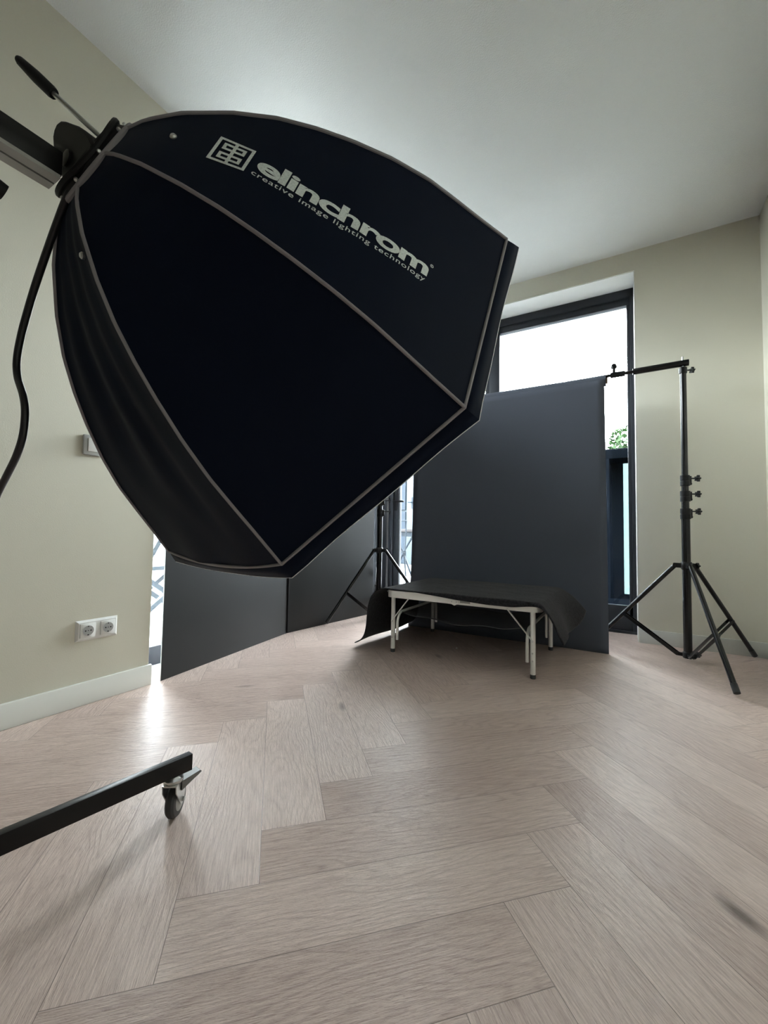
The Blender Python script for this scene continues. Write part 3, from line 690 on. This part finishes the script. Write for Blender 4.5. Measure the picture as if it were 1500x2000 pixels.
def softbox():
    r = empty('octagonal_softbox', (1.156, -2.945, 1.25), 'big black octagonal softbox with printed lettering tilted down on a boom', 'softbox')
    HALF = math.tan(PI / 8)
    G = V((0, 0, -1))
    for k in range(8):
        P = []; NS, NW = 40, 18
        for i in range(NS + 1):
            s = STOT * i / NS; rr, dd = prof_at(s); hw = rr * C8 * HALF; row = []
            for j in range(NW + 1):
                u = j / NW; w = hw * (2 * u - 1); off = 0.0; t = s / STOT; bulge = 4 * u * (1 - u)
                if k not in (0,): off -= 0.006 * bulge * math.sin(PI * min(1, t * 1.05))
                if k == 2:
                    off += 0.0035 * bulge * math.sin(PI * t) * math.sin(u * 26 + 3.0 * t * math.sin(5 * u) + 2.5 * t)
                    off += 0.003 * bulge * t * math.sin(u * 13 - 7 * t)
                p = surf(k, s, w, off)
                if k == 2: p = p + G * (0.016 * bulge * t ** 6)
                row.append(p)
            P.append(row)
        pn = MB().grid(P).build('fabric_panel', M['fabric'], r)
        if k == 0: logo_parent = pn
        if k in (0, 2):
            s_, w_ = (0.0999, -0.0065) if k == 0 else (0.1114, -0.050)
            a = surf(k, s_, w_, -0.003); b = surf(k, s_, w_, 0.0035)
            MB().lathe(a, b - a, [(0.0048, 0), (0.0048, 0.0045), (0.003, 0.0065)], 16).build('rivet', M['chrome'], pn)
    for k in range(8):
        pts = []
        for i in range(45):
            s = STOT * i / 44; rr, dd = prof_at(s); pts.append(SC_ - SN * dd + ed(k) * (rr + 0.0012))
        MB().tube(pts, 0.0027, 8).build('rib_piping', M['tape'], r)
    rim = []
    for k in range(8):
        for i in range(12):
            u = i / 12; p = SC_ + (ed(k) * (1 - u) + ed(k + 1) * u) * 0.4985
            if k == 2: p = p + G * (0.016 * 4 * u * (1 - u))
            rim.append(p)
    MB().tube(rim, 0.0029, 8, closed=True).build('rim_piping', M['tape'], r)
    lip = []
    for f, R in ((0.0, 0.498), (0.5, 0.506), (1.0, 0.513)):
        row = []
        for k in range(8):
            for i in range(12):
                u = i / 12; p = SC_ + SN * (0.026 * f) + (ed(k) * (1 - u) + ed(k + 1) * u) * R
                sag = 0.016 if k == 2 else 0.0
                p = p + G * (sag * 4 * u * (1 - u) * (1 - 0.35 * f))
                p = p - (ed(k) + ed(k + 1)).normalized() * (0.003 * f * 4 * u * (1 - u)) + SN * (0.0015 * f * math.sin(k * 3 + u * 11))
                row.append(p)
        row.append(row[0].copy()); lip.append(row)
    mlip = MB().grid(lip); bmesh.ops.remove_doubles(mlip.bm, verts=mlip.bm.verts[:], dist=1e-5)
    solidify(mlip.build('front_lip', M['fabric'], r), 0.0012)
    MB().tube([lp_ + SN * 0.0006 for lp_ in lip[2][:-1]], 0.0011, 6, closed=True).build('backlit_binding', M['diffuser'], r)  # thin white edge added to stand in for the backlit glow of the binding
    dif = MB(); dif.poly([SC_ - SN * 0.012 + ed(k) * 0.480 for k in range(8)])
    solidify(dif.build('front_diffuser', M['diffuser'], r), 0.001)
    # speed ring collar with grey seam
    MB().lathe(SC_ - SN * 0.456, -SN, [(0.0765, 0), (0.0745, 0.005), (0.067, 0.013), (0.060, 0.018), (0.045, 0.019)], 40).build('speed_ring', M['blackrubber'], r)
    MB().tube([SC_ - SN * 0.457 + (SA * math.cos(t) + SB * math.sin(t)) * 0.0795 for t in np.linspace(0, 2 * PI, 48, endpoint=False)], 0.0042, 8, closed=True).build('ring_seam', M['tape'], r)
    ring2 = [SC_ - SN * (0.4695 + 0.002 * math.sin(3 * t)) + (SA * math.cos(t) + SB * math.sin(t)) * (0.0690 + 0.0015 * math.sin(5 * t)) for t in np.linspace(0, 2 * PI, 60, endpoint=False)]
    MB().tube(ring2, 0.0045, 8, closed=True).build('ring_cord', M['blackrubber'], r)
    for k in range(9):
        t = 2 * PI * k / 9 + 0.1; d = SA * math.cos(t) + SB * math.sin(t)
        MB().lathe(SC_ - SN * 0.4630 + d * 0.0735, d, [(0.003, 0), (0.003, 0.0025), (0.0018, 0.004)], 10).build('ring_screw', M['chrome'], r)
    # ---- printed lettering: laid out flat in (s, w), then wrapped on segment 0
    def bow(s): return 0.0285 - 0.60 * (s - 0.39) ** 2
    def wrap_mesh(me, name, fx):
        for v in me.vertices:
            s, w = fx(v.co.x, v.co.y); v.co = surf(0, s, w, 0.0011) - logo_off
        o = bpy.data.objects.new(name, me); COL.objects.link(o); o.parent = logo_parent; me.materials.clear(); me.materials.append(M['print'])
        return o
    logo_off = r.location.copy()
    def text_mesh(txt, offset, shear=0.0, space=1.0):
        cu = bpy.data.curves.new('lettering', 'FONT'); cu.body = txt; cu.size = 1.0; cu.offset = offset; cu.space_character = space; cu.resolution_u = 6; cu.fill_mode = 'FRONT' if False else 'BOTH'
        to = bpy.data.objects.new('lettering', cu); COL.objects.link(to); bpy.context.view_layer.update()
        me = bpy.data.meshes.new_from_object(to.evaluated_get(bpy.context.evaluated_depsgraph_get()))
        bpy.data.objects.remove(to); bpy.data.curves.remove(cu)
        bm = bmesh.new(); bm.from_mesh(me); bmesh.ops.triangulate(bm, faces=bm.faces[:])
        bmesh.ops.subdivide_edges(bm, edges=[e for e in bm.edges if e.calc_length() > 0.12], cuts=2, use_grid_fill=False)
        bmesh.ops.triangulate(bm, faces=bm.faces[:]); bm.to_mesh(me); bm.free()
        xs = [v.co.x for v in me.vertices]
        return me, min(xs), max(xs)
    me, a, b = text_mesh('elinchrom', 0.030, 0, 0.93)
    hx = 0.0312 / 0.75
    wrap_mesh(me, 'logo_wordmark', lambda x, y: ((lambda s: (s, bow(s) - 0.0003 - y * hx))(0.2262 + (x - a) / (b - a) * (0.4985 - 0.2262))))
    me, a2, b2 = text_mesh('creative image lighting technology', 0.006, 0, 1.12)
    h2 = 0.0125
    wrap_mesh(me, 'logo_tagline', lambda x, y: ((lambda s: (s, bow(s) + 0.0122 - y * h2))(0.2248 + (x - a2) / (b2 - a2) * (0.4975 - 0.2248))))
    # registered mark: ring with a small letter
    bm = bmesh.new(); n = 24
    vi = [bm.verts.new((0.34 * math.cos(2 * PI * k / n), 0.34 * math.sin(2 * PI * k / n), 0)) for k in range(n)]; vo_ = [bm.verts.new((0.5 * math.cos(2 * PI * k / n), 0.5 * math.sin(2 * PI * k / n), 0)) for k in range(n)]
    for k in range(n): bm.faces.new((vi[k], vi[(k + 1) % n], vo_[(k + 1) % n], vo_[k]))
    me = bpy.data.meshes.new('registered_mark'); bm.to_mesh(me); bm.free()
    wrap_mesh(me, 'registered_mark', lambda x, y: (0.5015 + x * 0.0062, -0.0035 - y * 0.0062))
    me, a3, b3 = text_mesh('R', 0.0)
    wrap_mesh(me, 'registered_letter', lambda x, y: (0.5015 + (x - (a3 + b3) / 2) * 0.0050, -0.0035 - (y - 0.36) * 0.0050))
    # square emblem: frame, central stem, two stacked box shapes crossing it
    bm = bmesh.new()
    def rect(x0, y0, x1, y1):
        nx = max(1, int(abs(x1 - x0) / 0.12)); ny = max(1, int(abs(y1 - y0) / 0.12))
        vs = [[bm.verts.new((lerp(x0, x1, i / nx), lerp(y0, y1, j / ny), 0)) for j in range(ny + 1)] for i in range(nx + 1)]
        for i in range(nx):
            for j in range(ny): bm.faces.new((vs[i][j], vs[i + 1][j], vs[i + 1][j + 1], vs[i][j + 1]))
    t = 0.085
    rect(0, 0, 1, t); rect(0, 1 - t, 1, 1); rect(0, t, t, 1 - t); rect(1 - t, t, 1, 1 - t)
    rect(0.5 - 0.045, t, 0.5 + 0.045, 1 - t)
    for (lo, hi) in ((0.17, 0.44), (0.56, 0.83)):
        for (xa, xb) in ((0.19, 0.455), (0.545, 0.81)):
            rect(xa, lo, xb, lo + 0.085); rect(xa, hi - 0.085, xb, hi)
        rect(0.19, lo + 0.085, 0.19 + 0.085, hi - 0.085); rect(0.81 - 0.085, lo + 0.085, 0.81, hi - 0.085)
    me = bpy.data.meshes.new('logo_emblem'); bm.to_mesh(me); bm.free()
    wrap_mesh(me, 'logo_emblem', lambda x, y: (0.1612 + x * 0.0542, 0.0220 + 0.0035 * x - y * (0.0500 - 0.0042 * x)))
    # tilt bracket with its grip lever behind the ring
    O = [(1.092, 1.290), (1.089, 1.304), (1.093, 1.315), (1.102, 1.3215), (1.115, 1.3195), (1.131, 1.311), (1.150, 1.298), (1.168, 1.286), (1.190, 1.268), (1.206, 1.252), (1.219, 1.233), (1.205, 1.202), (1.176, 1.180), (1.157, 1.184), (1.140, 1.204), (1.120, 1.236), (1.104, 1.266)]
    br_ = MB().prism([(x, -2.972, z) for x, z in O], (0, 0.022, 0)).build('tilt_bracket', M['blackrubber'], r)
    bv = br_.modifiers.new('soft_edges', 'BEVEL'); bv.width = 0.004; bv.segments = 2
    MB().lathe((1.150, -2.9735, 1.240), (0, -1, 0), [(0.012, 0), (0.012, 0.003), (0.006, 0.0045)], 18).build('pivot_bolt', M['blackmetal'], br_)
    MB().cyl((1.196, -2.928, 1.266), (1.132, -2.989, 1.337), 0.0036, 12).build('lever_rod', M['chrome'], r)
    a, b = V((1.133, -2.988, 1.336)), V((1.097, -3.020, 1.378)); ax = (b - a).normalized()
    MB().tube([a, a + ax * 0.004, a.lerp(b, 0.5), b - ax * 0.004, b], [0.0075, 0.0085, 0.0085, 0.0062, 0.0045], 16).build('lever_grip', M['blackrubber'], r)
softbox()

# ------------------------------------------------------------------ studio stand (boom, column, rolling base) and cable
def studio_stand():
    r = empty('rolling_studio_stand', (1.15, -3.80, 0), 'black rolling studio stand with a boom arm and braked castor', 'stand')
    # boom arm: black profile with an aluminium underside
    MB().beam((1.1385, -3.95, 1.2205), (1.1405, -2.982, 1.2205), 0.038, 0.036, bevel=0.002).build('boom_arm', M['blackmetal'], r)
    MB().beam((1.1285, -3.90, 1.2005), (1.1305, -2.984, 1.2005), 0.0165, 0.006).beam((1.1485, -3.90, 1.2005), (1.1505, -2.984, 1.2005), 0.0165, 0.006).build('boom_underside', M['alusoft'], r)
    MB().lathe((1.159, -3.062, 1.222), (1, 0, 0), [(0.006, 0), (0.006, 0.002), (0.003, 0.0035)], 14).build('boom_screw', M['chrome'], r)
    MB().box2((1.15 - 0.04, -3.84, 0.143), (1.15 + 0.04, -3.76, 1.95), 0.004).build('column', M['blackmetal'], r)
    MB().tube([(1.15, -3.30, 1.195), (1.15, -3.16, 1.16), (1.15, -3.075, 1.148), (1.15, -3.0405, 1.1385)], [0.008, 0.009, 0.0115, 0.0105], 16).build('clamp_handle', M['blackrubber'], r)
    # base
    leg = MB().beam((0.9145, -2.563, 0.124), (0.7480, -3.80, 0.124), 0.020, 0.039, bevel=0.0015).build('base_leg', M['blackmetal'], r)
    MB().box((0.9075, -2.600, 0.1436), (0.008, 0.022, 0.0006), Matrix.Rotation(-0.134, 3, 'Z')).build('leg_slot', M['holes'], leg)
    MB().beam((0.74, -3.80, 0.124), (1.56, -3.80, 0.124), 0.04, 0.039, bevel=0.0015).build('base_crossbar', M['blackmetal'], r)
    def caster(x, y, yaw, brake, pedal_yaw=0.0):
        d = V((math.cos(yaw), math.sin(yaw), 0)); s = V((-d.y, d.x, 0)); top = 0.1045
        cx = V((x, y, 0)) + d * 0.016; R = 0.0395; ctr = cx + V((0, 0, R))
        f = MB().lathe(V((x, y, top - 0.014)), (0, 0, 1), [(0.020, 0), (0.022, 0.003), (0.022, 0.008), (0.016, 0.011), (0.014, 0.014)], 22)
        for sg in (-1, 1):
            o = s * sg * 0.0145
            up = V((x, y, top - 0.014))
            f.prism([up + o + d * 0.026, up + o - d * 0.022, up + o - d * 0.021 + V((0, 0, -0.018)), ctr + o - d * 0.008 + V((0, 0, -0.008)), ctr + o + d * 0.009 + V((0, 0, -0.009)), ctr + o + d * 0.014 + V((0, 0, 0.014))], s * sg * 0.0025)
        f.box(V((x, y, top - 0.0155)), (0.044, 0.033, 0.003), Matrix.Rotation(yaw, 3, 'Z'))
        c = f.build('caster', M['chrome'], r)
        MB().lathe(ctr - s * 0.0115, s, [(R - 0.012, 0), (R - 0.004, 0.001), (R, 0.006), (R, 0.017), (R - 0.004, 0.022), (R - 0.012, 0.023)], 40).build('wheel', M['rubber'], c)
        MB().lathe(ctr - s * 0.0122, s, [(R - 0.016, 0), (R - 0.0135, 0.0012), (R - 0.0135, 0.0232), (R - 0.016, 0.0244)], 32).build('wheel_core', M['hub'], c)
        MB().cyl(ctr - s * 0.022, ctr + s * 0.022, 0.0055, 8).build('axle_bolt', M['chrome'], c)
        if brake:
            pd = V((math.cos(pedal_yaw), math.sin(pedal_yaw), 0)); d, s = pd, V((-pd.y, pd.x, 0))
            b = MB(); a0 = V((x, y, top - 0.020)) + d * 0.016
            b.prism([a0 - s * 0.012 + V((0, 0, 0.004)), a0 - s * 0.012 + d * 0.026 + V((0, 0, 0.009)), a0 - s * 0.012 + d * 0.044 + V((0, 0, 0.012)), a0 - s * 0.012 + d * 0.048 + V((0, 0, 0.008)), a0 - s * 0.012 + d * 0.040 + V((0, 0, 0.003)), a0 - s * 0.012 + d * 0.022 + V((0, 0, -0.006)), a0 - s * 0.012 + V((0, 0, -0.018))], s * 0.024)
            b.build('brake_pedal', M['pedal'], c)
    caster(0.9065, -2.602, math.radians(124), True, math.radians(80))
    caster(0.765, -3.80, 2.0, False); caster(1.54, -3.80, 2.0, False)
studio_stand()
cab = [(1.160, -2.960, 1.205), (1.152, -2.97, 1.188), (1.115, -2.97, 1.154), (1.062, -2.97, 1.091), (1.030, -2.97, 1.045), (1.008, -2.97, 1.005), (0.998, -2.97, 0.970), (1.005, -2.97, 0.940), (1.030, -2.97, 0.907), (1.042, -2.97, 0.878), (1.039, -2.97, 0.842), (1.020, -2.97, 0.812), (0.990, -2.97, 0.785), (0.960, -2.97, 0.760), (0.925, -2.97, 0.73), (0.87, -2.98, 0.68), (0.76, -3.05, 0.58), (0.72, -3.30, 0.48), (0.86, -3.60, 0.40), (1.105, -3.79, 0.36)]
def catmull(P, n=8):
    P = [V(p) for p in P]; Q = [P[0]] + P + [P[-1]]; out = []
    for i in range(1, len(Q) - 2):
        a, b, c, d = Q[i - 1:i + 3]
        for k in range(n):
            t = k / n; out.append(0.5 * ((2 * b) + (c - a) * t + (2 * a - 5 * b + 4 * c - d) * t * t + (3 * b - a - 3 * c + d) * t ** 3))
    return out + [P[-1]]
tag(MB().tube(catmull(cab), 0.0052, 12).build('power_cable', M['ruler']), 'black power cable hanging in curves below the boom arm', 'cable')
